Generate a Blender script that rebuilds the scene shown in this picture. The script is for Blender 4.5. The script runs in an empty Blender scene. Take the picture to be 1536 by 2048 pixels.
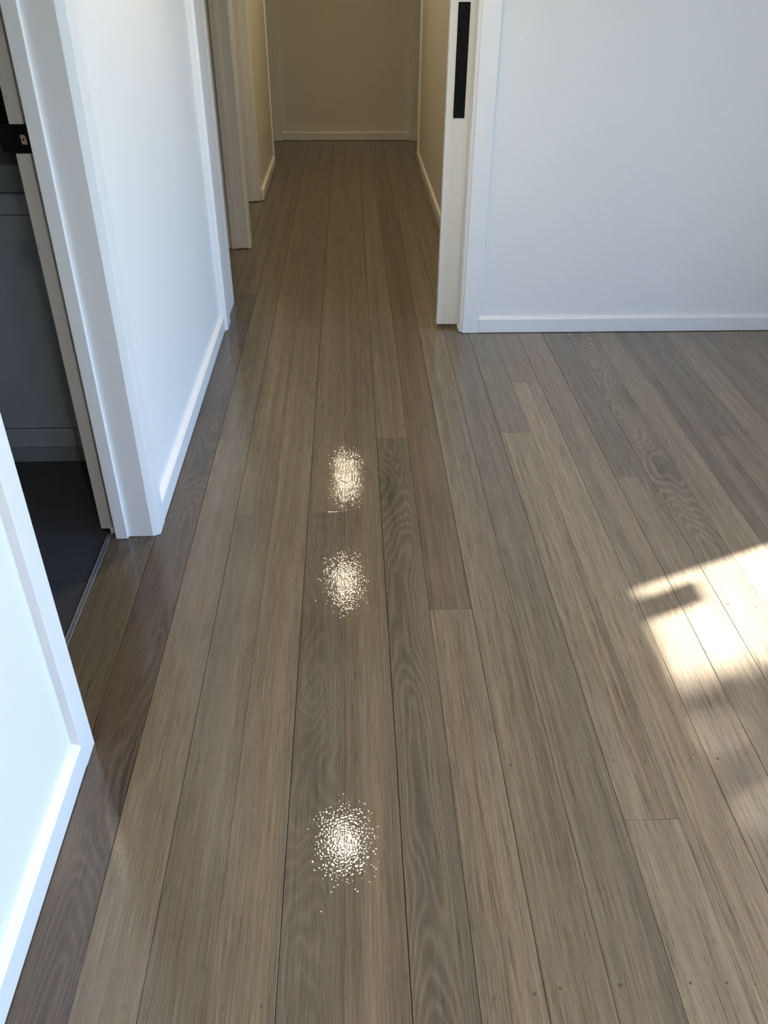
import bpy, bmesh, math, random
from mathutils import Vector, Matrix

random.seed(7)
sc = bpy.context.scene
COL = sc.collection

# ------------------------------------------------------------------ camera
CAM_H = 1.40
YAW, PITCH, ROLL, FPX = 0.0421944, 0.5969413, 0.0074822, 1650.92
f = Vector((math.sin(YAW)*math.cos(PITCH), math.cos(YAW)*math.cos(PITCH), -math.sin(PITCH)))
r = Vector((math.cos(YAW), -math.sin(YAW), 0))
u = r.cross(f)
rr = r*math.cos(ROLL) + u*math.sin(ROLL)
uu = -r*math.sin(ROLL) + u*math.cos(ROLL)
cam_data = bpy.data.cameras.new('camera')
cam = bpy.data.objects.new('camera', cam_data)
COL.objects.link(cam)
M = Matrix.Identity(4)
for i in range(3):
    M[i][0] = rr[i]; M[i][1] = uu[i]; M[i][2] = -f[i]
M[2][3] = CAM_H
cam.matrix_world = M
cam_data.sensor_fit = 'VERTICAL'
cam_data.sensor_height = 24.0
cam_data.lens = 24.0*FPX/2048.0
cam_data.clip_start = 0.02
sc.camera = cam

# ------------------------------------------------------------------ world, sun, exposure
SUN_EL = math.radians(40.5)
SUN_AZ = Vector((0.920, 0.391, 0)).normalized()
SUN_DIR = Vector((SUN_AZ.x*math.cos(SUN_EL), SUN_AZ.y*math.cos(SUN_EL), math.sin(SUN_EL)))
SKY_STRENGTH = 1.30
SUN_STRENGTH = 52.0
world = bpy.data.worlds.new('sky')
sc.world = world
world.use_nodes = True
wn = world.node_tree.nodes; wl = world.node_tree.links
sky = wn.new('ShaderNodeTexSky')
sky.sky_type = 'NISHITA'
sky.sun_disc = False
sky.sun_elevation = SUN_EL
sky.sun_rotation = math.atan2(SUN_AZ.x, SUN_AZ.y)
sky.altitude = 50
sky.air_density = 1.0
sky.dust_density = 0.4
sky.ozone_density = 3.0
tint = wn.new('ShaderNodeVectorMath'); tint.operation = 'MULTIPLY'
tint.inputs[1].default_value = (0.92, 1.07, 1.33)
wl.new(sky.outputs[0], tint.inputs[0])
wl.new(tint.outputs[0], wn['Background'].inputs['Color'])
wn['Background'].inputs['Strength'].default_value = SKY_STRENGTH

sun_l = bpy.data.lights.new('sun', 'SUN')
sun_l.energy = SUN_STRENGTH
sun_l.angle = math.radians(0.75)
sun_l.color = (1.0, 0.965, 0.93)
sun = bpy.data.objects.new('sun', sun_l)
COL.objects.link(sun)
sun.rotation_euler = SUN_DIR.to_track_quat('Z', 'Y').to_euler()
sun.location = (12, 5, 12)

vs = sc.view_settings
vs.view_transform = 'Standard'
vs.look = 'None'
vs.gamma = 1.0
vs.use_curve_mapping = False
vs.exposure = 0.0
sc.cycles.use_adaptive_sampling = True
sc.cycles.adaptive_threshold = 0.05
sc.cycles.adaptive_min_samples = 20
sc.cycles.max_bounces = 6
sc.cycles.diffuse_bounces = 4
sc.cycles.glossy_bounces = 3
sc.cycles.caustics_reflective = False
sc.cycles.caustics_refractive = False
sc.cycles.sample_clamp_indirect = 6.0

DOWNLIGHT_STRENGTH = 380.0
LAMP_COL = (1.0, 0.80, 0.54)
BEAM_ROOM, BEAM_HALL = 38.0, 12.0
CEIL = 2.45

# window openings (shared by wall, frames and light portals)
WIN1 = dict(x=3.0, y0=-0.75, y1=2.69, z0=0.06, z1=2.225)      # right wall
WIN2 = dict(y=-2.5, x0=1.1, x1=2.5, z0=0.90, z1=2.095)        # back wall, unseen window added for daylight on the front wall
def portal(loc, rot, sx, sy):
    l = bpy.data.lights.new('window_portal', 'AREA')
    l.shape = 'RECTANGLE'; l.size = sx; l.size_y = sy; l.energy = 1
    l.cycles.is_portal = True
    o = bpy.data.objects.new('window_portal', l); COL.objects.link(o)
    o.location = loc; o.rotation_euler = rot
portal((WIN1['x']+0.14, (WIN1['y0']+WIN1['y1'])/2, (WIN1['z0']+WIN1['z1'])/2), (0, math.pi/2, 0),
       WIN1['z1']-WIN1['z0'], WIN1['y1']-WIN1['y0'])
portal(((WIN2['x0']+WIN2['x1'])/2, WIN2['y']-0.14, (WIN2['z0']+WIN2['z1'])/2), (math.pi/2, 0, 0),
       WIN2['x1']-WIN2['x0'], WIN2['z1']-WIN2['z0'])

# ------------------------------------------------------------------ material helpers
def new_mat(name):
    m = bpy.data.materials.new(name); m.use_nodes = True
    return m, m.node_tree.nodes, m.node_tree.links, m.node_tree.nodes['Principled BSDF']

def plain(name, col, rough=0.5, bump=0.0, bscale=60.0, var=0.0, vscale=3.0, metal=0.0, spec=0.5, coat=0.0):
    m, n, l, b = new_mat(name)
    b.inputs['Base Color'].default_value = (*col, 1)
    b.inputs['Roughness'].default_value = rough
    b.inputs['Metallic'].default_value = metal
    b.inputs['Specular IOR Level'].default_value = spec
    b.inputs['Coat Weight'].default_value = coat
    tc = n.new('ShaderNodeTexCoord')
    if var > 0:
        no = n.new('ShaderNodeTexNoise'); no.inputs['Scale'].default_value = vscale
        no.inputs['Detail'].default_value = 4
        l.new(tc.outputs['Object'], no.inputs['Vector'])
        mx = n.new('ShaderNodeMix'); mx.data_type = 'RGBA'
        mx.inputs['A'].default_value = (*[c*(1-var) for c in col], 1)
        mx.inputs['B'].default_value = (*[min(1, c*(1+var)) for c in col], 1)
        l.new(no.outputs['Fac'], mx.inputs['Factor'])
        l.new(mx.outputs['Result'], b.inputs['Base Color'])
    if bump > 0:
        nb = n.new('ShaderNodeTexNoise'); nb.inputs['Scale'].default_value = bscale
        nb.inputs['Detail'].default_value = 3
        l.new(tc.outputs['Object'], nb.inputs['Vector'])
        bp = n.new('ShaderNodeBump'); bp.inputs['Distance'].default_value = bump
        l.new(nb.outputs['Fac'], bp.inputs['Height'])
        l.new(bp.outputs['Normal'], b.inputs['Normal'])
    return m

M_WALL = plain('wall_paint', (0.80, 0.80, 0.785), 0.45, 0.0004, 90, 0.015, 2.0)
M_HALL = plain('hall_paint', (0.78, 0.74, 0.61), 0.55, 0.0004, 90, 0.02, 2.0)
M_TRIM = plain('gloss_trim_paint', (0.82, 0.82, 0.81), 0.28, 0.0003, 40, 0.012, 4.0)
M_HTRIM = plain('hall_trim_paint', (0.82, 0.79, 0.70), 0.32, 0.0005, 45, 0.02, 5.0)
M_DOOR = plain('door_paint', (0.80, 0.80, 0.75), 0.35, 0.0002, 120, 0.012, 5.0)
M_CEIL = plain('ceiling_paint', (0.80, 0.80, 0.79), 0.7, 0.0003, 70, 0.01, 2.0)
M_BLACK = plain('matt_black_metal', (0.006, 0.0065, 0.008), 0.5, 0.00005, 400, 0.15, 40.0, spec=0.12)
M_BRASS = plain('raw_timber_mortice', (0.42, 0.33, 0.20), 0.7, 0.0004, 200, 0.3, 120.0)
M_ALU = plain('brushed_aluminium', (0.42, 0.43, 0.46), 0.38, 0.0001, 300, 0.1, 30.0, metal=0.9)
M_TILE = plain('charcoal_tile', (0.040, 0.044, 0.052), 0.45, 0.0004, 35, 0.25, 2.5)
M_GROUT = plain('grout', (0.02, 0.021, 0.024), 0.9, 0.0004, 200, 0.2, 60.0)
M_SUB = plain('subfloor', (0.015, 0.012, 0.010), 0.9, 0.001, 40, 0.2, 12.0)
M_CAB = plain('cabinet_laminate', (0.36, 0.39, 0.42), 0.4, 0.0001, 60, 0.03, 3.0)
M_KICK = plain('cabinet_kickboard', (0.26, 0.29, 0.31), 0.45, 0.0001, 60, 0.03, 3.0)
M_BENCH = plain('stone_benchtop', (0.22, 0.25, 0.26), 0.3, 0.00005, 300, 0.25, 260.0)
M_SPLASH = plain('dark_splashback', (0.016, 0.012, 0.010), 0.5, 0.0003, 40, 0.3, 8.0)
M_WINF = plain('window_frame_coat', (0.60, 0.61, 0.62), 0.35, 0.0001, 100, 0.02, 8.0)
M_YARD = plain('yard_paving', (0.11, 0.105, 0.10), 0.9, 0.01, 30, 0.3, 5.0)
M_BARK = plain('bark', (0.10, 0.075, 0.055), 0.9, 0.02, 25, 0.4, 12.0)
M_LEAF = plain('leaf', (0.06, 0.12, 0.03), 0.5, 0.0005, 60, 0.3, 2.0)
M_NAIL = plain('nail_putty', (0.085, 0.066, 0.048), 0.35, 0.0001, 300, 0.35, 90.0)

def worn_paint():
    m, n, l, b = new_mat('scuffed_jamb_paint')
    tc = n.new('ShaderNodeTexCoord')
    no = n.new('ShaderNodeTexNoise'); no.inputs['Scale'].default_value = 26; no.inputs['Detail'].default_value = 6
    no.inputs['Roughness'].default_value = 0.7
    l.new(tc.outputs['Object'], no.inputs['Vector'])
    cr = n.new('ShaderNodeValToRGB')
    cr.color_ramp.elements[0].position = 0.31; cr.color_ramp.elements[0].color = (0.40, 0.38, 0.35, 1)
    cr.color_ramp.elements[1].position = 0.40; cr.color_ramp.elements[1].color = (0.66, 0.63, 0.58, 1)
    l.new(no.outputs['Fac'], cr.inputs['Fac'])
    l.new(cr.outputs['Color'], b.inputs['Base Color'])
    b.inputs['Roughness'].default_value = 0.6
    return m
M_WORN = worn_paint()

def glass():
    m = bpy.data.materials.new('window_glass'); m.use_nodes = True
    n = m.node_tree.nodes; l = m.node_tree.links
    n.remove(n['Principled BSDF'])
    tr = n.new('ShaderNodeBsdfTransparent'); tr.inputs['Color'].default_value = (0.95, 0.97, 0.96, 1)
    gl = n.new('ShaderNodeBsdfGlossy'); gl.inputs['Roughness'].default_value = 0.02
    fr = n.new('ShaderNodeFresnel'); fr.inputs['IOR'].default_value = 1.35
    mx = n.new('ShaderNodeMixShader')
    l.new(fr.outputs[0], mx.inputs[0]); l.new(tr.outputs[0], mx.inputs[1]); l.new(gl.outputs[0], mx.inputs[2])
    l.new(mx.outputs[0], n['Material Output'].inputs['Surface'])
    return m
M_GLASS = glass()

def lamp_mat(strength, col):
    m = bpy.data.materials.new('downlight_glow'); m.use_nodes = True
    n = m.node_tree.nodes; l = m.node_tree.links
    n.remove(n['Principled BSDF'])
    e = n.new('ShaderNodeEmission'); e.inputs['Strength'].default_value = strength
    e.inputs['Color'].default_value = (*col, 1)
    l.new(e.outputs[0], n['Material Output'].inputs['Surface'])
    return m
M_LAMP = lamp_mat(DOWNLIGHT_STRENGTH, LAMP_COL)

# wood: the plank's own colour comes from Object Info colour, alpha = amount of cathedral figure
def wood():
    m, n, l, b = new_mat('oiled_hardwood_plank')
    def math_(op, a, c=None, d=None):
        x = n.new('ShaderNodeMath'); x.operation = op
        for i, v in enumerate((a, c, d)):
            if v is None: continue
            if isinstance(v, (int, float)): x.inputs[i].default_value = v
            else: l.new(v, x.inputs[i])
        return x.outputs[0]
    tc = n.new('ShaderNodeTexCoord'); oi = n.new('ShaderNodeObjectInfo')
    rnd = oi.outputs['Random']
    off = n.new('ShaderNodeCombineXYZ')
    l.new(math_('MULTIPLY', rnd, 37.0), off.inputs[0])
    l.new(math_('MULTIPLY', rnd, 91.7), off.inputs[1])
    l.new(math_('MULTIPLY', rnd, 13.3), off.inputs[2])
    add = n.new('ShaderNodeVectorMath'); add.operation = 'ADD'
    l.new(tc.outputs['Object'], add.inputs[0]); l.new(off.outputs[0], add.inputs[1])
    def noise(sx, sy, detail, rough=0.55, dist=0.0):
        mp = n.new('ShaderNodeVectorMath'); mp.operation = 'MULTIPLY'
        mp.inputs[1].default_value = (sx, sy, 1)
        l.new(add.outputs[0], mp.inputs[0])
        t = n.new('ShaderNodeTexNoise'); t.inputs['Scale'].default_value = 1.0
        t.inputs['Detail'].default_value = detail; t.inputs['Roughness'].default_value = rough
        t.inputs['Distortion'].default_value = dist
        l.new(mp.outputs[0], t.inputs['Vector'])
        return t.outputs['Fac']
    fine = noise(470, 8.0, 3)
    med = noise(95, 1.1, 3, 0.6)
    broad = noise(22, 0.45, 1)
    pores = noise(1000, 38, 1)
    blotch = noise(7, 3.0, 1)
    # cathedral figure
    sep = n.new('ShaderNodeSeparateXYZ'); l.new(tc.outputs['Object'], sep.inputs[0])
    warp = noise(9, 1.9, 2, 0.45)
    warp2 = noise(30, 6, 0, 0.5)
    x0 = math_('MULTIPLY_ADD', rnd, 0.06, -0.03)
    xx = math_('MULTIPLY', math_('SUBTRACT', sep.outputs[0], x0), 17.0)
    q = math_('MULTIPLY', xx, xx)
    q = math_('ADD', q, math_('MULTIPLY', sep.outputs[1], 0.75))
    q = math_('ADD', q, math_('MULTIPLY', warp, 2.3))
    q = math_('ADD', q, math_('MULTIPLY', warp2, 0.10))
    vm = n.new('ShaderNodeVectorMath'); vm.operation = 'MULTIPLY'; vm.inputs[1].default_value = (6, 1.5, 0)
    l.new(add.outputs[0], vm.inputs[0])
    vo = n.new('ShaderNodeTexVoronoi'); vo.voronoi_dimensions = '2D'; vo.inputs['Scale'].default_value = 1.0
    l.new(vm.outputs[0], vo.inputs['Vector'])
    kd = math_('MULTIPLY', vo.outputs['Distance'], 2.6)
    knot = math_('POWER', 2.718, math_('MULTIPLY', math_('MULTIPLY', kd, kd), -1.0))
    q = math_('ADD', q, math_('MULTIPLY', knot, 1.3))
    ring = math_('SINE', math_('MULTIPLY', q, 31.0))
    ring = math_('MULTIPLY_ADD', ring, 0.5, 0.5)
    ring = math_('POWER', ring, 2.2)
    # value
    fig = oi.outputs['Alpha']
    nofig = math_('SUBTRACT', 1.0, math_('MULTIPLY', fig, 0.4))
    v = math_('MULTIPLY_ADD', math_('MULTIPLY', math_('SUBTRACT', fine, 0.5), nofig), 1.5, 1.0)
    v = math_('MULTIPLY_ADD', math_('MULTIPLY', math_('SUBTRACT', med, 0.5), nofig), math_('MULTIPLY_ADD', math_('FRACT', math_('MULTIPLY', rnd, 17.3)), 0.9, 0.35), v)
    v = math_('MULTIPLY_ADD', math_('SUBTRACT', broad, 0.5), 0.6, v)
    v = math_('MULTIPLY_ADD', math_('SUBTRACT', blotch, 0.5), 0.22, v)
    pmask = math_('MULTIPLY', math_('SUBTRACT', pores, 0.55), 1.6)
    pm = n.new('ShaderNodeClamp'); l.new(pmask, pm.inputs['Value'])
    v = math_('MULTIPLY_ADD', pm.outputs[0], -1.0, v)
    v = math_('MULTIPLY_ADD', math_('MULTIPLY', math_('SUBTRACT', ring, 0.35), fig), 0.36, v)
    v = math_('MULTIPLY_ADD', math_('MULTIPLY', math_('POWER', knot, 5.0), fig), -0.35, v)
    vein = n.new('ShaderNodeMapRange'); vein.inputs['From Min'].default_value = 0.66; vein.inputs['From Max'].default_value = 0.74
    l.new(noise(250, 8.0, 1), vein.inputs['Value'])
    v = math_('MULTIPLY_ADD', vein.outputs[0], -0.28, v)
    v = math_('MAXIMUM', v, 0.2)
    # hue drift grey <-> brown
    hue = n.new('ShaderNodeMix'); hue.data_type = 'RGBA'
    hue.inputs['A'].default_value = (1.03, 1.0, 0.96, 1); hue.inputs['B'].default_value = (0.96, 1.0, 1.04, 1)
    hf = n.new('ShaderNodeMapRange'); hf.inputs['From Min'].default_value = 0.3; hf.inputs['From Max'].default_value = 0.7
    l.new(noise(40, 0.8, 1), hf.inputs['Value']); l.new(hf.outputs[0], hue.inputs['Factor'])
    mul = n.new('ShaderNodeVectorMath'); mul.operation = 'MULTIPLY'
    l.new(oi.outputs['Color'], mul.inputs[0]); l.new(hue.outputs['Result'], mul.inputs[1])
    sca = n.new('ShaderNodeVectorMath'); sca.operation = 'SCALE'
    l.new(mul.outputs[0], sca.inputs[0]); l.new(v, sca.inputs['Scale'])
    l.new(sca.outputs[0], b.inputs['Base Color'])
    b.inputs['Roughness'].default_value = 0.5
    b.inputs['Specular IOR Level'].default_value = 0.25
    b.inputs['Coat Weight'].default_value = 0.85
    b.inputs['Coat Roughness'].default_value = 0.012
    b.inputs['Coat IOR'].default_value = 1.5
    # orange-peel of the brushed-on coating
    geo = n.new('ShaderNodeNewGeometry')
    pe = n.new('ShaderNodeTexNoise'); pe.inputs['Scale'].default_value = 230.0
    pe.inputs['Detail'].default_value = 0.5; pe.inputs['Roughness'].default_value = 0.5
    l.new(geo.outputs['Position'], pe.inputs['Vector'])
    hgt = pe.outputs['Fac']
    bp = n.new('ShaderNodeBump'); bp.inputs['Distance'].default_value = 0.000175
    bp.inputs['Strength'].default_value = 1.0
    l.new(hgt, bp.inputs['Height'])
    l.new(bp.outputs['Normal'], b.inputs['Coat Normal'])
    return m
M_WOOD = wood()

# ------------------------------------------------------------------ mesh helpers
def link(name, me, mat, parent=None):
    o = bpy.data.objects.new(name, me); COL.objects.link(o)
    if mat: me.materials.append(mat)
    if parent: o.parent = parent
    return o

def mesh_of(bm, name):
    bmesh.ops.recalc_face_normals(bm, faces=bm.faces)
    me = bpy.data.meshes.new(name); bm.to_mesh(me); bm.free()
    return me

def add_box(bm, lo, hi, bevel=0.0, seg=2):
    vs_ = [bm.verts.new((x, y, z)) for x in (lo[0], hi[0]) for y in (lo[1], hi[1]) for z in (lo[2], hi[2])]
    idx = [(0, 1, 3, 2), (4, 6, 7, 5), (0, 4, 5, 1), (2, 3, 7, 6), (0, 2, 6, 4), (1, 5, 7, 3)]
    fs = [bm.faces.new([vs_[i] for i in t]) for t in idx]
    if bevel > 0:
        es = list({e for f_ in fs for e in f_.edges})
        bmesh.ops.bevel(bm, geom=es, offset=bevel, segments=seg, affect='EDGES', profile=0.5)

def boxes(name, lst, mat, parent=None, bevel=0.0, seg=2):
    bm = bmesh.new()
    for lo, hi in lst: add_box(bm, lo, hi, bevel, seg)
    return link(name, mesh_of(bm, name), mat, parent)

def prism_z(bm, prof, z0, z1):
    """prof: list of (x,y) corners, extruded upright"""
    a = [bm.verts.new((x, y, z0)) for x, y in prof]; c = [bm.verts.new((x, y, z1)) for x, y in prof]
    k = len(prof)
    bm.faces.new(a[::-1]); bm.faces.new(c)
    for i in range(k): bm.faces.new((a[i], a[(i+1) % k], c[(i+1) % k], c[i]))

def prism_axis(bm, prof, axis, t0, t1):
    """prof: list of (p,z); axis 'y': p is x, swept in y; axis 'x': p is y, swept in x"""
    def P(p, z, t): return (p, t, z) if axis == 'y' else (t, p, z)
    a = [bm.verts.new(P(p, z, t0)) for p, z in prof]; c = [bm.verts.new(P(p, z, t1)) for p, z in prof]
    k = len(prof)
    bm.faces.new(a[::-1]); bm.faces.new(c)
    for i in range(k): bm.faces.new((a[i], a[(i+1) % k], c[(i+1) % k], c[i]))

def structure(o, label=None):
    o['kind'] = 'structure'
    if label: o['label'] = label
    return o

def tag(o, label, cat, group=None):
    o['label'] = label; o['category'] = cat
    if group: o['group'] = group
    return o

def empty(name, loc=(0, 0, 0)):
    o = bpy.data.objects.new(name, None); o.location = loc; o.empty_display_size = 0.1
    COL.objects.link(o); return o

# ------------------------------------------------------------------ dimensions
XL = -0.581      # left wall face
XLB = -0.563     # left baseboard / architrave face
XLO = -0.70      # back of left wall
XR = 0.556       # hall right wall face
XRB = 0.541
YF = 3.473       # wall facing the camera
YFB = 3.455
YE = 7.972       # hall end wall face
HEAD = 2.08
BB = 0.066       # baseboard height

# ------------------------------------------------------------------ walls, ceiling
D1 = (1.192, 1.985); D2 = (3.885, 4.745); D3 = (4.805, 5.835); D4 = (6.99, 7.945)
def wall_runs(a, b, holes):
    out = []; c = a
    for h0, h1 in holes: out.append((c, h0)); c = h1
    out.append((c, b)); return out

lst = [((XLO, a, 0), (XL if a < 5.5 else -0.5975, b, CEIL)) for a, b in wall_runs(-2.6, 8.1, [D1, D2, D3, D4])]
lst += [((XLO, a, HEAD+0.02), (XL, b, CEIL)) for a, b in (D1, D2, D3, D4)]
# near part in the bright white of the room, hall part in its own warmer white
near = [q for q in lst if q[1][1] <= D2[0]+0.001]; far = [q for q in lst if q[1][1] > D2[0]+0.001]
structure(boxes('wall_left', near, M_WALL), 'white painted wall on the left beside the dark doorway')
structure(boxes('wall_hall_left', far, M_HALL), 'cream left wall of the narrow hallway with its doorways')

D5 = (7.10, 7.93)
lst = [((XR, a, 0), (0.68, b, CEIL)) for a, b in wall_runs(3.605, 8.1, [D5])] + [((XR, D5[0], HEAD+.02), (0.68, D5[1], CEIL))]
structure(boxes('wall_hall_right', lst, M_HALL), 'cream right wall of the narrow hallway')
structure(boxes('wall_hall_end', [((-0.70, YE, 0), (0.68, 8.1, CEIL))], M_HALL), 'cream end wall closing the hallway')
structure(boxes('wall_front', [((0.490, YF, 0), (3.0, 3.518, CEIL)), ((0.490, 3.588, 0), (3.0, 3.605, CEIL)),
                               ((2.0, 3.518, 0), (3.0, 3.588, CEIL)),
                               ((XL, YF, HEAD), (0.490, 3.518, CEIL)), ((XL, 3.588, HEAD), (0.490, 3.605, CEIL)),
                               ((XL, 3.518, HEAD+0.06), (2.0, 3.588, CEIL))], M_WALL),
          'plain white wall facing the room, right of the sliding door')
w = WIN1
structure(boxes('wall_right', [((3.0, -2.6, 0), (3.14, w['y0'], CEIL)), ((3.0, w['y1'], 0), (3.14, 3.605, CEIL)),
                               ((3.0, w['y0'], 0), (3.14, w['y1'], w['z0'])), ((3.0, w['y0'], w['z1']), (3.14, w['y1'], CEIL))], M_WALL),
          'white outer wall with the wide sunlit window')
w = WIN2
structure(boxes('wall_back', [((XLO, -2.64, 0), (w['x0'], -2.5, CEIL)), ((w['x1'], -2.64, 0), (3.14, -2.5, CEIL)),
                              ((w['x0'], -2.64, 0), (w['x1'], -2.5, w['z0'])), ((w['x0'], -2.64, w['z1']), (w['x1'], -2.5, CEIL))], M_WALL),
          'white wall behind the viewer with an added window')
structure(boxes('ceiling', [((-2.6, -2.64, CEIL), (3.14, 8.2, CEIL+0.12))], M_CEIL), 'flat white ceiling over room and hallway')
structure(boxes('wall_laundry_left', [((-2.50, -0.10, 0), (-2.38, 8.2, CEIL))], M_HALL), 'far side wall of the dark rooms on the left')
structure(boxes('wall_laundry_back', [((-2.38, 2.98, 0.0), (XLO, 3.08, CEIL))], M_SPLASH), 'dark tiled wall behind the laundry bench')
structure(boxes('wall_laundry_front', [((-2.38, -0.10, 0.0), (XLO, 0.0, CEIL))], M_HALL), 'wall of the laundry nearest the viewer')
structure(boxes('wall_bedroom_near', [((-2.38, 4.755, 0), (XLO, 4.80, CEIL))], M_HALL), 'thin dividing wall between the first two rooms off the hallway')
structure(boxes('wall_bedroom_far', [((-2.38, 5.9, 0), (XLO, 6.0, CEIL))], M_HALL), 'dividing wall beyond the second room off the hallway')
structure(boxes('wall_bedroom_end', [((-2.50, 8.1, 0), (2.1, 8.2, CEIL))], M_HALL), 'outer end wall behind the hallway')
structure(boxes('wall_bedroom_right', [((2.0, 3.605, 0), (2.1, 8.1, CEIL))], M_HALL), 'outer wall of the room right of the hallway')

# ------------------------------------------------------------------ floor
floor = structure(boxes('floor', [((-2.5, -2.6, -0.10), (3.14, 8.2, -0.021))], M_SUB), 'taupe hardwood strip floor with a glossy clear finish')
W = 0.109; E0 = -0.031
def edge(k): return E0 + W*k
JOINT = {-2: [3.546], -4: [2.515], 1: [2.514], 0: [4.872], 3: [3.516], -3: [2.055, 5.3], -1: [2.063, 6.1], 2: [1.609, 5.8], 6: [2.95],
         5: [0.975, 2.543], -5: [3.98], -6: [4.43], 4: [4.43], 7: [0.1], 8: [2.24], 9: [0.52], 10: [2.97], 11: [1.6], 12: [2.5], 13: [0.9]}
# hand-set colours: (k, index along the column) -> (r, g, b, figure)
TINT = {(-6, 0): (.150, .132, .106, .15), (-5, 0): (.128, .102, .080, .9), (-5, 1): (.17, .145, .115, .3),
        (-4, 0): (.225, .188, .145, .0), (-4, 1): (.178, .150, .116, .15),
        (-3, 0): (.182, .158, .124, .05), (-3, 1): (.200, .165, .125, .0), (-3, 2): (.19, .155, .115, .0),
        (-2, 0): (.196, .164, .126, .05), (-2, 1): (.170, .142, .108, .5),
        (-1, 0): (.146, .128, .103, .55), (-1, 1): (.186, .156, .118, .1), (-1, 2): (.19, .157, .118, .0),
        (0, 0): (.180, .149, .112, .0), (0, 1): (.19, .157, .117, .0),
        (1, 0): (.150, .131, .107, 1.0), (1, 1): (.200, .168, .128, .05),
        (2, 0): (.235, .198, .152, .0), (2, 1): (.155, .122, .092, .1), (2, 2): (.18, .15, .11, .1),
        (3, 0): (.190, .162, .127, .0), (3, 1): (.18, .15, .112, .0),
        (4, 0): (.170, .150, .123, .1), (4, 1): (.18, .15, .112, .0),
        (5, 0): (.235, .205, .165, .0), (5, 1): (.222, .190, .150, .05), (5, 2): (.165, .148, .120, .3),
        (6, 0): (.240, .205, .162, .0), (6, 1): (.215, .180, .145, .1),
        (7, 0): (.235, .198, .158, .0), (7, 1): (.215, .182, .150, .1),
        (8, 0): (.205, .175, .145, .2), (8, 1): (.165, .147, .122, .2), (9, 0): (.205, .175, .142, .85), (9, 1): (.185, .160, .132, .95),
        (10, 0): (.225, .192, .155, .05), (10, 1): (.20, .175, .14, .1), (11, 0): (.18, .155, .13, .3), (11, 1): (.165, .14, .118, .2),
        (12, 0): (.195, .17, .14, .1), (12, 1): (.175, .155, .13, .1)}
HEAVY = {-5: .9, -4: .8, -3: .8, -1: 1.1, 1: 1.2, 2: .6, 3: .9, 4: .5, 5: .7, 7: .8, 8: 1.0, 9: .9}
random.seed(21)
plank_spans = []
for k in range(-6, 28):
    x0 = edge(k) if k > -6 else -0.701
    x1 = edge(k+1) if k < 27 else 3.0
    y_end = 8.05 if k <= 5 else 3.60
    if x0 > 2.99: continue
    x1 = min(x1, 3.0)
    js = JOINT.get(k)
    if js is None:
        js = [random.choice([-1.2, -0.25, 0.66, 1.6, 2.5])]
    ys = [-2.5] + sorted(js) + [y_end]
    gl = 0.0002 + 0.00048*HEAVY.get(k, 0.1); gr = 0.0002 + 0.00048*HEAVY.get(k+1, 0.1)
    for i in range(len(ys)-1):
        a, c = ys[i], ys[i+1]
        cx, cy = (x0+x1)/2, (a+c)/2
        bm = bmesh.new()
        add_box(bm, (x0+gl-cx, a+0.0003-cy, -0.020), (x1-gr-cx, c-0.0003-cy, 0.0), 0.0003, 1)
        o = link('plank', mesh_of(bm, 'plank'), M_WOOD, floor)
        o.location = (cx, cy, 0)
        t = TINT.get((k, i))
        if t is None:
            s = random.uniform(0.85, 1.15)
            t = (.20*s, .172*s, .138*s, random.choice([0, 0, .1, .3, .8]))
        g_ = 1.26 if k >= 5 else 1.12 if k >= 3 else 0.92 if k <= -3 else 1.0  # tint scaled by column: paler towards the window side, darker at the left
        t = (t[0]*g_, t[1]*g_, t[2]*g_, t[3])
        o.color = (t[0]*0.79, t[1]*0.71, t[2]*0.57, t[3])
        plank_spans.append((x0, x1, a, c))

JOIST = [0.66, 1.122, 1.60, 2.057, 2.514, 2.97, 3.53, 3.99, 4.45, 4.9]
bm = bmesh.new()
for (x0, x1, a, c) in plank_spans:
    if x0 > 2.0: continue
    for yj in JOIST:
        if not (a - 0.02 < yj < c + 0.02): continue
        yy = min(max(yj, a + 0.014), c - 0.014)
        for s in (0.2, 0.8):
            if random.random() < 0.12: continue
            px = x0 + (x1-x0)*(s + random.uniform(-.05, .05)); py = yy + random.uniform(-.008, .008)
            rad = random.uniform(0.0022, 0.0032)
            bm.faces.new([bm.verts.new((px + rad*math.cos(t*math.pi/4), py + rad*1.2*math.sin(t*math.pi/4), 0.0004)) for t in range(8)])
nl = link('nail_filler', mesh_of(bm, 'nail_filler'), M_NAIL, floor)
nl['kind'] = 'stuff'
for p_ in nl.data.polygons:
    if p_.normal.z < 0: p_.flip()

# laundry floor: large dark tiles
tfl = structure(boxes('floor_laundry', [((-2.5, -0.1, -0.021), (-0.716, 3.0, -0.006))], M_GROUT), 'dark charcoal tiled floor of the laundry')
for ix in range(3):
    for iy in range(-1, 6):
        xa, xb = -0.718 - 0.598*(ix+1), -0.718 - 0.598*ix - 0.002
        ya, yb = 1.753 + 0.6*(iy-2), 1.753 + 0.6*(iy-1) - 0.0025
        ya = max(ya, 0.0); yb = min(yb, 2.98); xa = max(xa, -2.38)
        if yb - ya < 0.05: continue
        boxes('tile', [((xa, ya, -0.006), (xb, yb, 0.0))], M_TILE, tfl, 0.001, 1)

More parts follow.
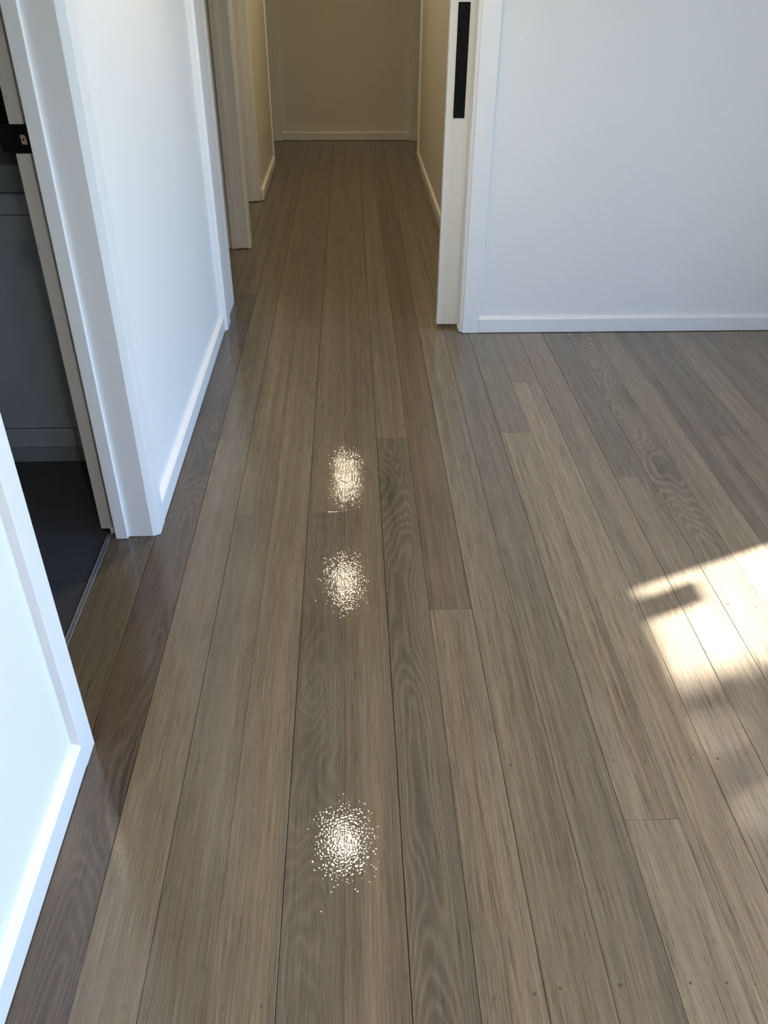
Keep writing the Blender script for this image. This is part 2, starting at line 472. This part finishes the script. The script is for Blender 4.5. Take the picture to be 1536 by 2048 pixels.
# ------------------------------------------------------------------ baseboards
def base_y(name, xw, xf, y0, y1, mat, label):      # runs along y, wall face xw, front face xf
    bm = bmesh.new()
    c = 0.0025 if xf > xw else -0.0025
    prism_axis(bm, [(xw, 0.0035), (xf, 0.0035), (xf, BB-0.004), (xf-c, BB), (xw, BB+0.006)], 'y', y0, y1)
    return structure(link(name, mesh_of(bm, name), mat), label)
def base_x(name, yw, yf, x0, x1, mat, label):
    bm = bmesh.new()
    prism_axis(bm, [(yw, 0.0035), (yf, 0.0035), (yf, BB-0.004), (yf+0.0025, BB), (yw, BB+0.006)], 'x', x0, x1)
    return structure(link(name, mesh_of(bm, name), mat), label)
base_y('baseboard_left_near', XL, XLB, -2.5, 1.1395, M_TRIM, 'white baseboard on the near left wall')
base_y('baseboard_left_far', XL, XLB, 2.030, 3.505, M_TRIM, 'white baseboard between the dark doorway and the hallway')
base_x('baseboard_front', YF, YFB, 0.5575, 2.999, M_TRIM, 'white baseboard under the wall right of the sliding door')
base_y('baseboard_hall_left', -0.5975, -0.578, 5.822, 6.915, M_HTRIM, 'cream baseboard on the hallway left wall')
base_y('baseboard_hall_right', XR, XRB, 3.606, 7.035, M_HTRIM, 'cream baseboard along the hallway right wall')
base_x('baseboard_hall_end', YE, 7.955, -0.588, 0.536, M_HTRIM, 'cream baseboard under the hallway end wall')
base_y('baseboard_right', 3.0, 2.982, 2.70, 3.45, M_TRIM, 'white baseboard beside the wide window')
# hall walls 3 sits slightly proud of the wall behind
# ------------------------------------------------------------------ doorway 1 (laundry): jambs, stops, architraves
t1 = structure(empty('trim_1', (-0.62, 1.96, 0)), 'white door frame around the dark laundry doorway')
def part(name, lst, mat, parent, bevel=0.0012):
    bm = bmesh.new()
    for lo, hi in lst: add_box(bm, lo, hi, bevel)
    o = link(name, mesh_of(bm, name), mat, parent)
    o.matrix_parent_inverse = Matrix.Translation(-parent.location)
    return o
def part_prism(name, prof, z0, z1, mat, parent):
    bm = bmesh.new(); prism_z(bm, prof, z0, z1)
    o = link(name, mesh_of(bm, name), mat, parent)
    o.matrix_parent_inverse = Matrix.Translation(-parent.location)
    return o
# far jamb facing the camera
part('jamb', [((-0.684, 1.952, 0.0012), (-0.5815, 1.985, HEAD))], M_TRIM, t1)
part('door_stop', [((-0.686, 1.9405, 0.0008), (-0.6515, 1.9525, HEAD-0.02))], M_TRIM, t1, 0.002)
# scuffed rebate with its strike-plate gap
part('rebate', [((-0.733, 1.972, 0.016), (-0.7015, 1.990, 1.0265)), ((-0.733, 1.972, 1.0855), (-0.7015, 1.990, HEAD))], M_WORN, t1, 0.0015)
part('rebate_foot', [((-0.708, 1.9685, 0.001), (-0.6845, 1.985, 0.018))], M_WORN, t1, 0.002)
sp = part('strike_plate', [((-0.7345, 1.9715, 1.0275), (-0.6850, 1.976, 1.0845)), ((-0.760, 1.9715, 1.030), (-0.7340, 1.974, 1.082))], M_BLACK, t1, 0.0008)
sp['label'] = 'black strike plate with a raw mortice hole'
# raw mortice seen through the plate
bm = bmesh.new()
prism_pts = [(-0.7135, 1.046), (-0.703, 1.045), (-0.7015, 1.050), (-0.7035, 1.062), (-0.706, 1.065), (-0.7145, 1.065)]
a = [bm.verts.new((x, 1.9706, z)) for x, z in prism_pts]; c = [bm.verts.new((x, 1.972, z)) for x, z in prism_pts]
bm.faces.new(a); bm.faces.new(c[::-1])
for i in range(6): bm.faces.new((a[i], a[(i+1) % 6], c[(i+1) % 6], c[i]))
mo = link('mortice', mesh_of(bm, 'mortice'), M_BRASS, sp)
bm = bmesh.new()
bm.faces.new([bm.verts.new((-0.7085 + 0.0022*math.cos(t*math.pi/5), 1.9702, 1.0555 + 0.0026*math.sin(t*math.pi/5))) for t in range(10)])
sh = link('screw_hole', mesh_of(bm, 'screw_hole'), M_BLACK, sp)
# far architrave, slightly splayed inner edge
part_prism('architrave', [(-0.5812, 1.9530), (XLB-0.0008, 1.9625), (XLB, 1.9645), (XLB, 2.0285), (XLB-0.0015, 2.030), (-0.5812, 2.030)], 0.001, HEAD+0.06, M_TRIM, t1)
# near jamb and architrave
part('jamb', [((-0.73, 1.192, 0.001), (-0.5815, 1.210, HEAD))], M_TRIM, t1)
part_prism('architrave', [(-0.5812, 1.206), (-0.5812, 1.140), (XLB-0.0015, 1.140), (XLB, 1.1415), (XLB, 1.200), (XLB-0.002, 1.204)], 0.001, HEAD+0.06, M_TRIM, t1)
part('head_jamb', [((-0.73, 1.192, HEAD), (-0.5815, 1.985, HEAD+0.018))], M_TRIM, t1)
part('architrave', [((-0.5812, 1.140, HEAD+0.06), (XLB, 2.030, HEAD+0.12))], M_TRIM, t1)

# aluminium threshold strip between tiles and planks
t2 = structure(boxes('trim_2', [((-0.7165, 1.205, -0.006), (-0.7115, 1.972, 0.0035)), ((-0.7105, 1.205, -0.006), (-0.7020, 1.972, 0.0022))], M_ALU, None, 0.0008, 1),
               'silver metal threshold strip between tiles and timber')

# ------------------------------------------------------------------ sliding door frame on the left wall and its hall return
t3 = structure(empty('trim_3', (-0.57, 3.56, 0)), 'white closing jamb of the sliding door on the left wall')
part_prism('jamb', [(-0.5812, 3.506), (-0.5605, 3.5065), (-0.5535, 3.5135), (-0.5520, 3.520), (-0.5520, 3.606), (-0.5545, 3.614), (-0.5812, 3.616)], 0.001, HEAD, M_TRIM, t3)
part('lining', [((-0.5812, 3.616, 0.001), (-0.5645, 3.805, HEAD))], M_TRIM, t3, 0.002)
part_prism('architrave', [(-0.5812, 3.8055), (-0.5650, 3.8055), (-0.5630, 3.812), (-0.5635, 3.868), (-0.566, 3.874), (-0.5812, 3.876)], 0.001, HEAD+0.06, M_TRIM, t3)
bm = bmesh.new()
for (yy, zz, ry, rz) in ((3.684, 0.362, .006, .007), (3.682, 0.352, .004, .010), (3.680, 0.332, .0025, .016)):
    bmesh.ops.create_uvsphere(bm, u_segments=10, v_segments=6, radius=1.0,
                              matrix=Matrix.Translation((-0.5645, yy, zz)) @ Matrix.Diagonal((.002, ry, rz, 1)))
pd = link('paint_drip', mesh_of(bm, 'paint_drip'), M_TRIM, t3); pd.matrix_parent_inverse = Matrix.Translation(-t3.location)

# ------------------------------------------------------------------ doorway 2, 3, 4 in the hall
def shaped_jamb(parent, yj, xa, xb, stop0, stop1, mat, z0=0.001):
    part('jamb', [((xa, yj, z0), (xb, yj+0.018, HEAD))], mat, parent, 0.0015)
    part('door_stop', [((stop0, yj-0.010, z0-0.0005), (stop1, yj+0.0005, HEAD-0.01))], mat, parent, 0.003)
t4 = structure(empty('trim_4', (-0.63, 4.73, 0)), 'pale door frame on the hallway left, nearest the room')
part('jamb', [((-0.6735, 4.727, 0.004), (-0.5815, 4.745, HEAD))], M_HTRIM, t4, 0.0015)
part('door_stop', [((-0.6735, 4.7195, 0.002), (-0.6395, 4.7275, HEAD-0.01))], M_HTRIM, t4, 0.003)
part('bead', [((-0.6400, 4.7215, 0.004), (-0.6300, 4.7275, HEAD-0.01))], M_HTRIM, t4, 0.002)
part('rebate', [((-0.703, 4.737, 0.006), (-0.6815, 4.752, HEAD))], M_HTRIM, t4, 0.0015)
part_prism('architrave', [(-0.5812, 4.7245), (-0.5655, 4.7285), (-0.5635, 4.737), (-0.5635, 4.795), (-0.566, 4.803), (-0.5812, 4.806)], 0.003, HEAD+0.06, M_HTRIM, t4)
part('head_jamb', [((-0.70, 3.885, HEAD), (-0.5815, 4.745, HEAD+0.018))], M_HTRIM, t4)
t5 = structure(empty('trim_5', (-0.64, 5.79, 0)), 'pale door frame on the hallway left, second from the room')
part('jamb', [((-0.715, 5.789, 0.004), (-0.6015, 5.836, HEAD))], M_HTRIM, t5, 0.002)
part('door_stop', [((-0.715, 5.780, 0.003), (-0.645, 5.7895, HEAD-0.01))], M_HTRIM, t5, 0.003)
part('head_jamb', [((-0.715, 4.805, HEAD), (-0.5985, 5.80, HEAD+0.018))], M_HTRIM, t5)
t6 = structure(empty('trim_6', (-0.63, 7.92, 0)), 'cream door frame at the far left end of the hallway')
part('jamb', [((-0.70, 7.918, 0.002), (-0.606, 7.945, HEAD))], M_HTRIM, t6, 0.002)
part('door_stop', [((-0.70, 7.908, 0.002), (-0.646, 7.9185, HEAD-0.01))], M_HTRIM, t6, 0.003)
part_prism('architrave', [(-0.606, 7.9185), (-0.590, 7.930), (-0.588, 7.936), (-0.588, 7.972), (-0.606, 7.972)], 0.002, HEAD+0.06, M_HTRIM, t6)
part('jamb', [((-0.70, 6.955, 0.002), (-0.586, 6.985, HEAD))], M_HTRIM, t6, 0.002)
part('head_jamb', [((-0.70, 6.955, HEAD), (-0.586, 7.945, HEAD+0.018))], M_HTRIM, t6)
t7 = structure(empty('trim_7', (0.58, 7.92, 0)), 'cream door frame at the far right end of the hallway')
part('jamb', [((0.560, 7.914, 0.002), (0.68, 7.93, HEAD))], M_HTRIM, t7, 0.002)
part_prism('architrave', [(0.560, 7.912), (0.541, 7.918), (0.537, 7.924), (0.536, 7.972), (0.560, 7.972)], 0.002, HEAD+0.06, M_HTRIM, t7)
part('architrave', [((0.539, 7.036, 0.002), (XR, 7.100, HEAD+0.06))], M_HTRIM, t7, 0.002)
lk = part('strike_plate', [((0.5365, 7.045, 1.105), (0.5395, 7.060, 1.170))], M_BLACK, t7, 0.0006)
part('head_jamb', [((XR, 7.10, HEAD), (0.68, 7.93, HEAD+0.018))], M_HTRIM, t7)

# ------------------------------------------------------------------ pocket frame and sliding door
t8 = structure(empty('trim_8', (0.52, 3.46, 0)), 'white pocket frame beside the sliding door')
part('split_jamb', [((0.4740, 3.4605, 0.0035), (0.4895, 3.5240, HEAD))], M_TRIM, t8, 0.0015)
part_prism('architrave', [(0.4865, YF), (0.4865, 3.4570), (0.4885, YFB), (0.5555, YFB), (0.5572, 3.4568), (0.5572, YF)], 0.0025, HEAD+0.065, M_TRIM, t8)
part('jamb_notch', [((0.4690, 3.4720, 0.004), (0.4742, 3.5160, 0.022))], M_TRIM, t8, 0.002)
part('architrave', [((XL, YFB, HEAD), (0.4865, YF, HEAD+0.065))], M_TRIM, t8)

d1 = structure(boxes('door_1', [((0.3795, 3.530, 0.0145), (1.22, 3.570, HEAD+0.02))], M_DOOR, None, 0.0015), 'white sliding door half drawn into the wall, with a long black pull')
# flush pull: rim plate around a sunk tray
hx0, hx1, hz0, hz1 = 0.4080, 0.4525, 0.860, 1.248
pl = boxes('flush_pull', [((hx0, 3.5275, hz0), (hx0+0.0045, 3.5305, hz1)), ((hx1-0.0045, 3.5275, hz0), (hx1, 3.5305, hz1)),
                          ((hx0+0.0045, 3.5275, hz0), (hx1-0.0045, 3.5305, hz0+0.0045)), ((hx0+0.0045, 3.5275, hz1-0.0045), (hx1-0.0045, 3.5305, hz1))],
           M_BLACK, d1, 0.0006, 1)
pl['label'] = 'long matt black recessed pull'
boxes('tray', [((hx0+0.0046, 3.5287, hz0+0.0046), (hx1-0.0046, 3.5298, hz1-0.0046))], M_BLACK, pl)
boxes('finger_lip', [((hx1-0.0155, 3.5279, hz0+0.0046), (hx1-0.0125, 3.5288, hz1-0.0046))], M_BLACK, pl, 0.0004, 1)

# ------------------------------------------------------------------ laundry bench
cab = empty('laundry_cabinet', (-1.5, 2.4, 0))
tag(cab, 'grey floor cabinet in the dark laundry seen through the left doorway', 'cabinet')
part('carcass', [((-2.36, 2.400, 0.124), (-0.705, 2.970, 0.850))], M_CAB, cab)
part('kickboard', [((-2.36, 2.384, 0.001), (-0.705, 2.400, 0.0555))], M_KICK, cab)
part('plinth_rail', [((-2.36, 2.380, 0.0565), (-0.705, 2.400, 0.1225))], M_CAB, cab, 0.002)
for i in range(3):
    xa = -2.355 + 0.55*i
    part('door', [((xa, 2.383, 0.126), (xa+0.546, 2.400, 0.7890))], M_CAB, cab, 0.0015)
    part('drawer_front', [((xa, 2.383, 0.7905), (xa+0.546, 2.400, 0.848))], M_CAB, cab, 0.0015)
bt = boxes('benchtop', [((-2.37, 2.370, 0.852), (-0.702, 2.975, 0.924))], M_BENCH, None, 0.003)
tag(bt, 'thick grey benchtop on the laundry cabinet in the dark doorway', 'benchtop')

# ------------------------------------------------------------------ downlights
def ring_mesh(r0, r1, z0, z1, n_=40):
    bm = bmesh.new()
    prof = [(r0, z1), (r0+0.002, z0+0.001), (r0+0.004, z0), (r1-0.003, z0), (r1, z0+0.003), (r1, z1)]
    rings = [[bm.verts.new((rad*math.cos(2*math.pi*i/n_), rad*math.sin(2*math.pi*i/n_), z)) for i in range(n_)] for rad, z in prof]
    for a, c in zip(rings, rings[1:]):
        for i in range(n_): bm.faces.new((a[i], a[(i+1) % n_], c[(i+1) % n_], c[i]))
    return mesh_of(bm, 'rim')
def disc_mesh(rad, z, n_=16):
    bm = bmesh.new()
    bm.faces.new([bm.verts.new((rad*math.cos(2*math.pi*i/n_), rad*math.sin(2*math.pi*i/n_), z)) for i in range(n_)][::-1])
    me = bpy.data.meshes.new('lens'); bm.to_mesh(me); bm.free(); return me
rim_me = ring_mesh(0.040, 0.052, -0.006, 0.0); rim_me.materials.append(M_CEIL)
lens_me = disc_mesh(0.0405, -0.0015); lens_me.materials.append(M_LAMP)
for (x, y, beam, lab) in (
        (-0.082, 2.585, BEAM_ROOM, 'lit round ceiling downlight in the room just before the sliding door'),
        (-0.084, 4.745, BEAM_HALL, 'lit round ceiling downlight in the near half of the hallway'),
        (-0.072, 6.211, BEAM_HALL, 'lit round ceiling downlight in the far half of the hallway'),
        (-0.080, 0.450, BEAM_ROOM, 'lit round ceiling downlight above the laundry side of the room'),
        (1.650, 0.450, BEAM_ROOM, 'lit round ceiling downlight in the middle of the room near the wide window'),
        (-0.080, -1.650, BEAM_ROOM, 'lit round ceiling downlight near the back wall on the left'),
        (1.650, -1.650, BEAM_ROOM, 'lit round ceiling downlight before the back window')):
    dl = empty('downlight', (x, y, CEIL)); tag(dl, lab, 'downlight', 'ceiling downlights')
    for nm, me in (('rim', rim_me), ('lens', lens_me)):
        o = bpy.data.objects.new(nm, me); COL.objects.link(o); o.parent = dl
    sl = bpy.data.lights.new('beam', 'SPOT'); sl.energy = beam; sl.color = LAMP_COL
    sl.spot_size = math.radians(110); sl.spot_blend = 0.9; sl.shadow_soft_size = 0.035
    o = bpy.data.objects.new('beam', sl); COL.objects.link(o); o.parent = dl; o.location = (0, 0, -0.045)

# ------------------------------------------------------------------ windows
w = WIN1
win = structure(empty('window_1', (3.07, (w['y0']+w['y1'])/2, w['z0'])), 'wide window with fixed panes in the outer wall')
FW = 0.03
def frame_x(win, w, cuts):
    part('frame', [((3.04, w['y0'], w['z0']), (3.10, w['y1'], w['z0']+FW)), ((3.04, w['y0'], w['z1']-0.004), (3.10, w['y1'], w['z1'])),
                   ((3.04, w['y0'], w['z0']), (3.10, w['y0']+FW, w['z1'])), ((3.04, w['y1']-0.004, w['z0']), (3.10, w['y1'], w['z1']))], M_WINF, win)
    for c in cuts:
        part('mullion', [((3.045, c-0.025, w['z0']+FW), (3.095, c+0.025, w['z1']-0.004))], M_WINF, win)
    ys = [w['y0']+FW] + [q for c in cuts for q in (c-0.025, c+0.025)] + [w['y1']-0.004]
    for i in range(0, len(ys), 2):
        part('pane', [((3.068, ys[i], w['z0']+FW), (3.072, ys[i+1], w['z1']-0.004))], M_GLASS, win, 0)
frame_x(win, w, [0.37, 1.45])
# unseen block hung from the head, added to cast the sun patch's dark bar
part('shadow_block', [((2.990, 2.508, 1.940), (3.010, 2.594, w['z1']-0.004)), ((3.010, 2.53, w['z1']-0.03), (3.05, 2.57, w['z1']-0.004))], M_WINF, win, 0.002)
w = WIN2
win2 = structure(empty('window_2', ((w['x0']+w['x1'])/2, -2.57, w['z0'])), 'added window in the wall behind the viewer')
part('frame', [((w['x0'], -2.60, w['z0']), (w['x1'], -2.54, w['z0']+FW)), ((w['x0'], -2.60, w['z1']-FW), (w['x1'], -2.54, w['z1'])),
               ((w['x0'], -2.60, w['z0']), (w['x0']+FW, -2.54, w['z1'])), ((w['x1']-FW, -2.60, w['z0']), (w['x1'], -2.54, w['z1']))], M_WINF, win2)
part('mullion', [((1.775, -2.595, w['z0']+FW), (1.825, -2.545, w['z1']-FW))], M_WINF, win2)
part('pane', [((w['x0']+FW, -2.572, w['z0']+FW), (1.775, -2.568, w['z1']-FW))], M_GLASS, win2, 0)
part('pane', [((1.825, -2.572, w['z0']+FW), (w['x1']-FW, -2.568, w['z1']-FW))], M_GLASS, win2, 0)

# ------------------------------------------------------------------ outside: lawn and the tree that dapples the sun
lw = structure(boxes('ground_yard', [((3.16, -40, -0.5), (40, 40, -0.35)), ((-30, -40, -0.5), (3.16, -2.66, -0.35))], M_YARD), 'grey-brown paved yard outside the windows')
tree = tag(empty('tree', (7.2, 2.6, -0.35)), 'leafy green tree in the paved yard outside the wide window', 'tree')
random.seed(5)
bm = bmesh.new()
def limb(p0, p1, r0, r1, n_=9):
    d = (p1-p0).normalized(); a = d.orthogonal().normalized(); c = d.cross(a)
    A = [bm.verts.new(p0 + (a*math.cos(2*math.pi*i/n_) + c*math.sin(2*math.pi*i/n_))*r0) for i in range(n_)]
    B = [bm.verts.new(p1 + (a*math.cos(2*math.pi*i/n_) + c*math.sin(2*math.pi*i/n_))*r1) for i in range(n_)]
    for i in range(n_): bm.faces.new((A[i], A[(i+1) % n_], B[(i+1) % n_], B[i]))
    bm.faces.new(A[::-1]); bm.faces.new(B)
limb(Vector((0, 0, 0)), Vector((0.05, -0.1, 2.6)), 0.16, 0.11)
limb(Vector((0.05, -0.1, 2.55)), Vector((0.1, 0.0, 5.6)), 0.11, 0.05)
for a_ in range(7):
    t_ = a_*0.9
    limb(Vector((0.05, -0.08, 2.7+0.3*a_)), Vector((1.3*math.cos(t_), 1.3*math.sin(t_)-0.2, 4.0+0.3*a_)), 0.05, 0.02, 6)
link('trunk', mesh_of(bm, 'trunk'), M_BARK, tree)
# leaves: clumps, with gaps cut so the sun patches land where set on the floor
base = Vector((7.2, 2.6, -0.35))
def on_floor(p):
    t = p.z/SUN_DIR.z
    return p - SUN_DIR*t
def lit(q):
    yt = 1.666 + 0.425*(q.x - 0.736)
    for gx, gy, gr in ((0.80, 1.17, 0.085), (0.83, 1.00, 0.075), (0.98, 1.12, 0.06), (1.02, 0.93, 0.08), (1.15, 1.20, 0.06)):
        if (q.x-gx)**2 + (q.y-gy)**2 < gr*gr: return True
    return (yt - 0.37 - 0.22*(q.x - 0.74) < q.y < yt + 0.6)
verts = []; faces = []
def leaf(p, s):
    d = Vector((random.gauss(0, 1), random.gauss(0, 1), random.gauss(0, 0.6))).normalized()
    e = d.orthogonal().normalized(); g = d.cross(e)
    th = random.uniform(0, 6.28); e2 = e*math.cos(th)+g*math.sin(th); g2 = d.cross(e2)
    b_ = len(verts)
    verts.extend([p - e2*s, p + g2*s*0.42 + d*s*.06, p + e2*s, p - g2*s*0.42 + d*s*.06]); faces.append((b_, b_+1, b_+2, b_+3))
clumps = []
for _ in range(150):
    v_ = Vector((random.gauss(0, 1), random.gauss(0, 1), random.gauss(0, 1))).normalized()*random.uniform(0.2, 1)**0.5
    clumps.append(base + Vector((v_.x*1.5, v_.y*2.5 - 0.6, 5.0 + v_.z*1.9)))
for _ in range(90):  # extra clumps placed up the sun ray to shade the floor beside the patch
    fx = random.uniform(0.55, 1.9); fy = 1.666 + 0.425*(fx-0.736) - random.uniform(0.38, 1.15)
    clumps.append(Vector((fx, fy, 0)) + SUN_DIR*random.uniform(7.6, 9.8))
for c_ in clumps:
    for _ in range(75):
        p = c_ + Vector((random.gauss(0, .26), random.gauss(0, .26), random.gauss(0, .22)))
        if p.z < 1.4 or lit(on_floor(p)): continue
        leaf(p - base, random.uniform(0.06, 0.11))
me = bpy.data.meshes.new('foliage'); me.from_pydata(verts, [], faces); me.update()
fo = link('foliage', me, M_LEAF, tree); fo['kind'] = 'stuff'
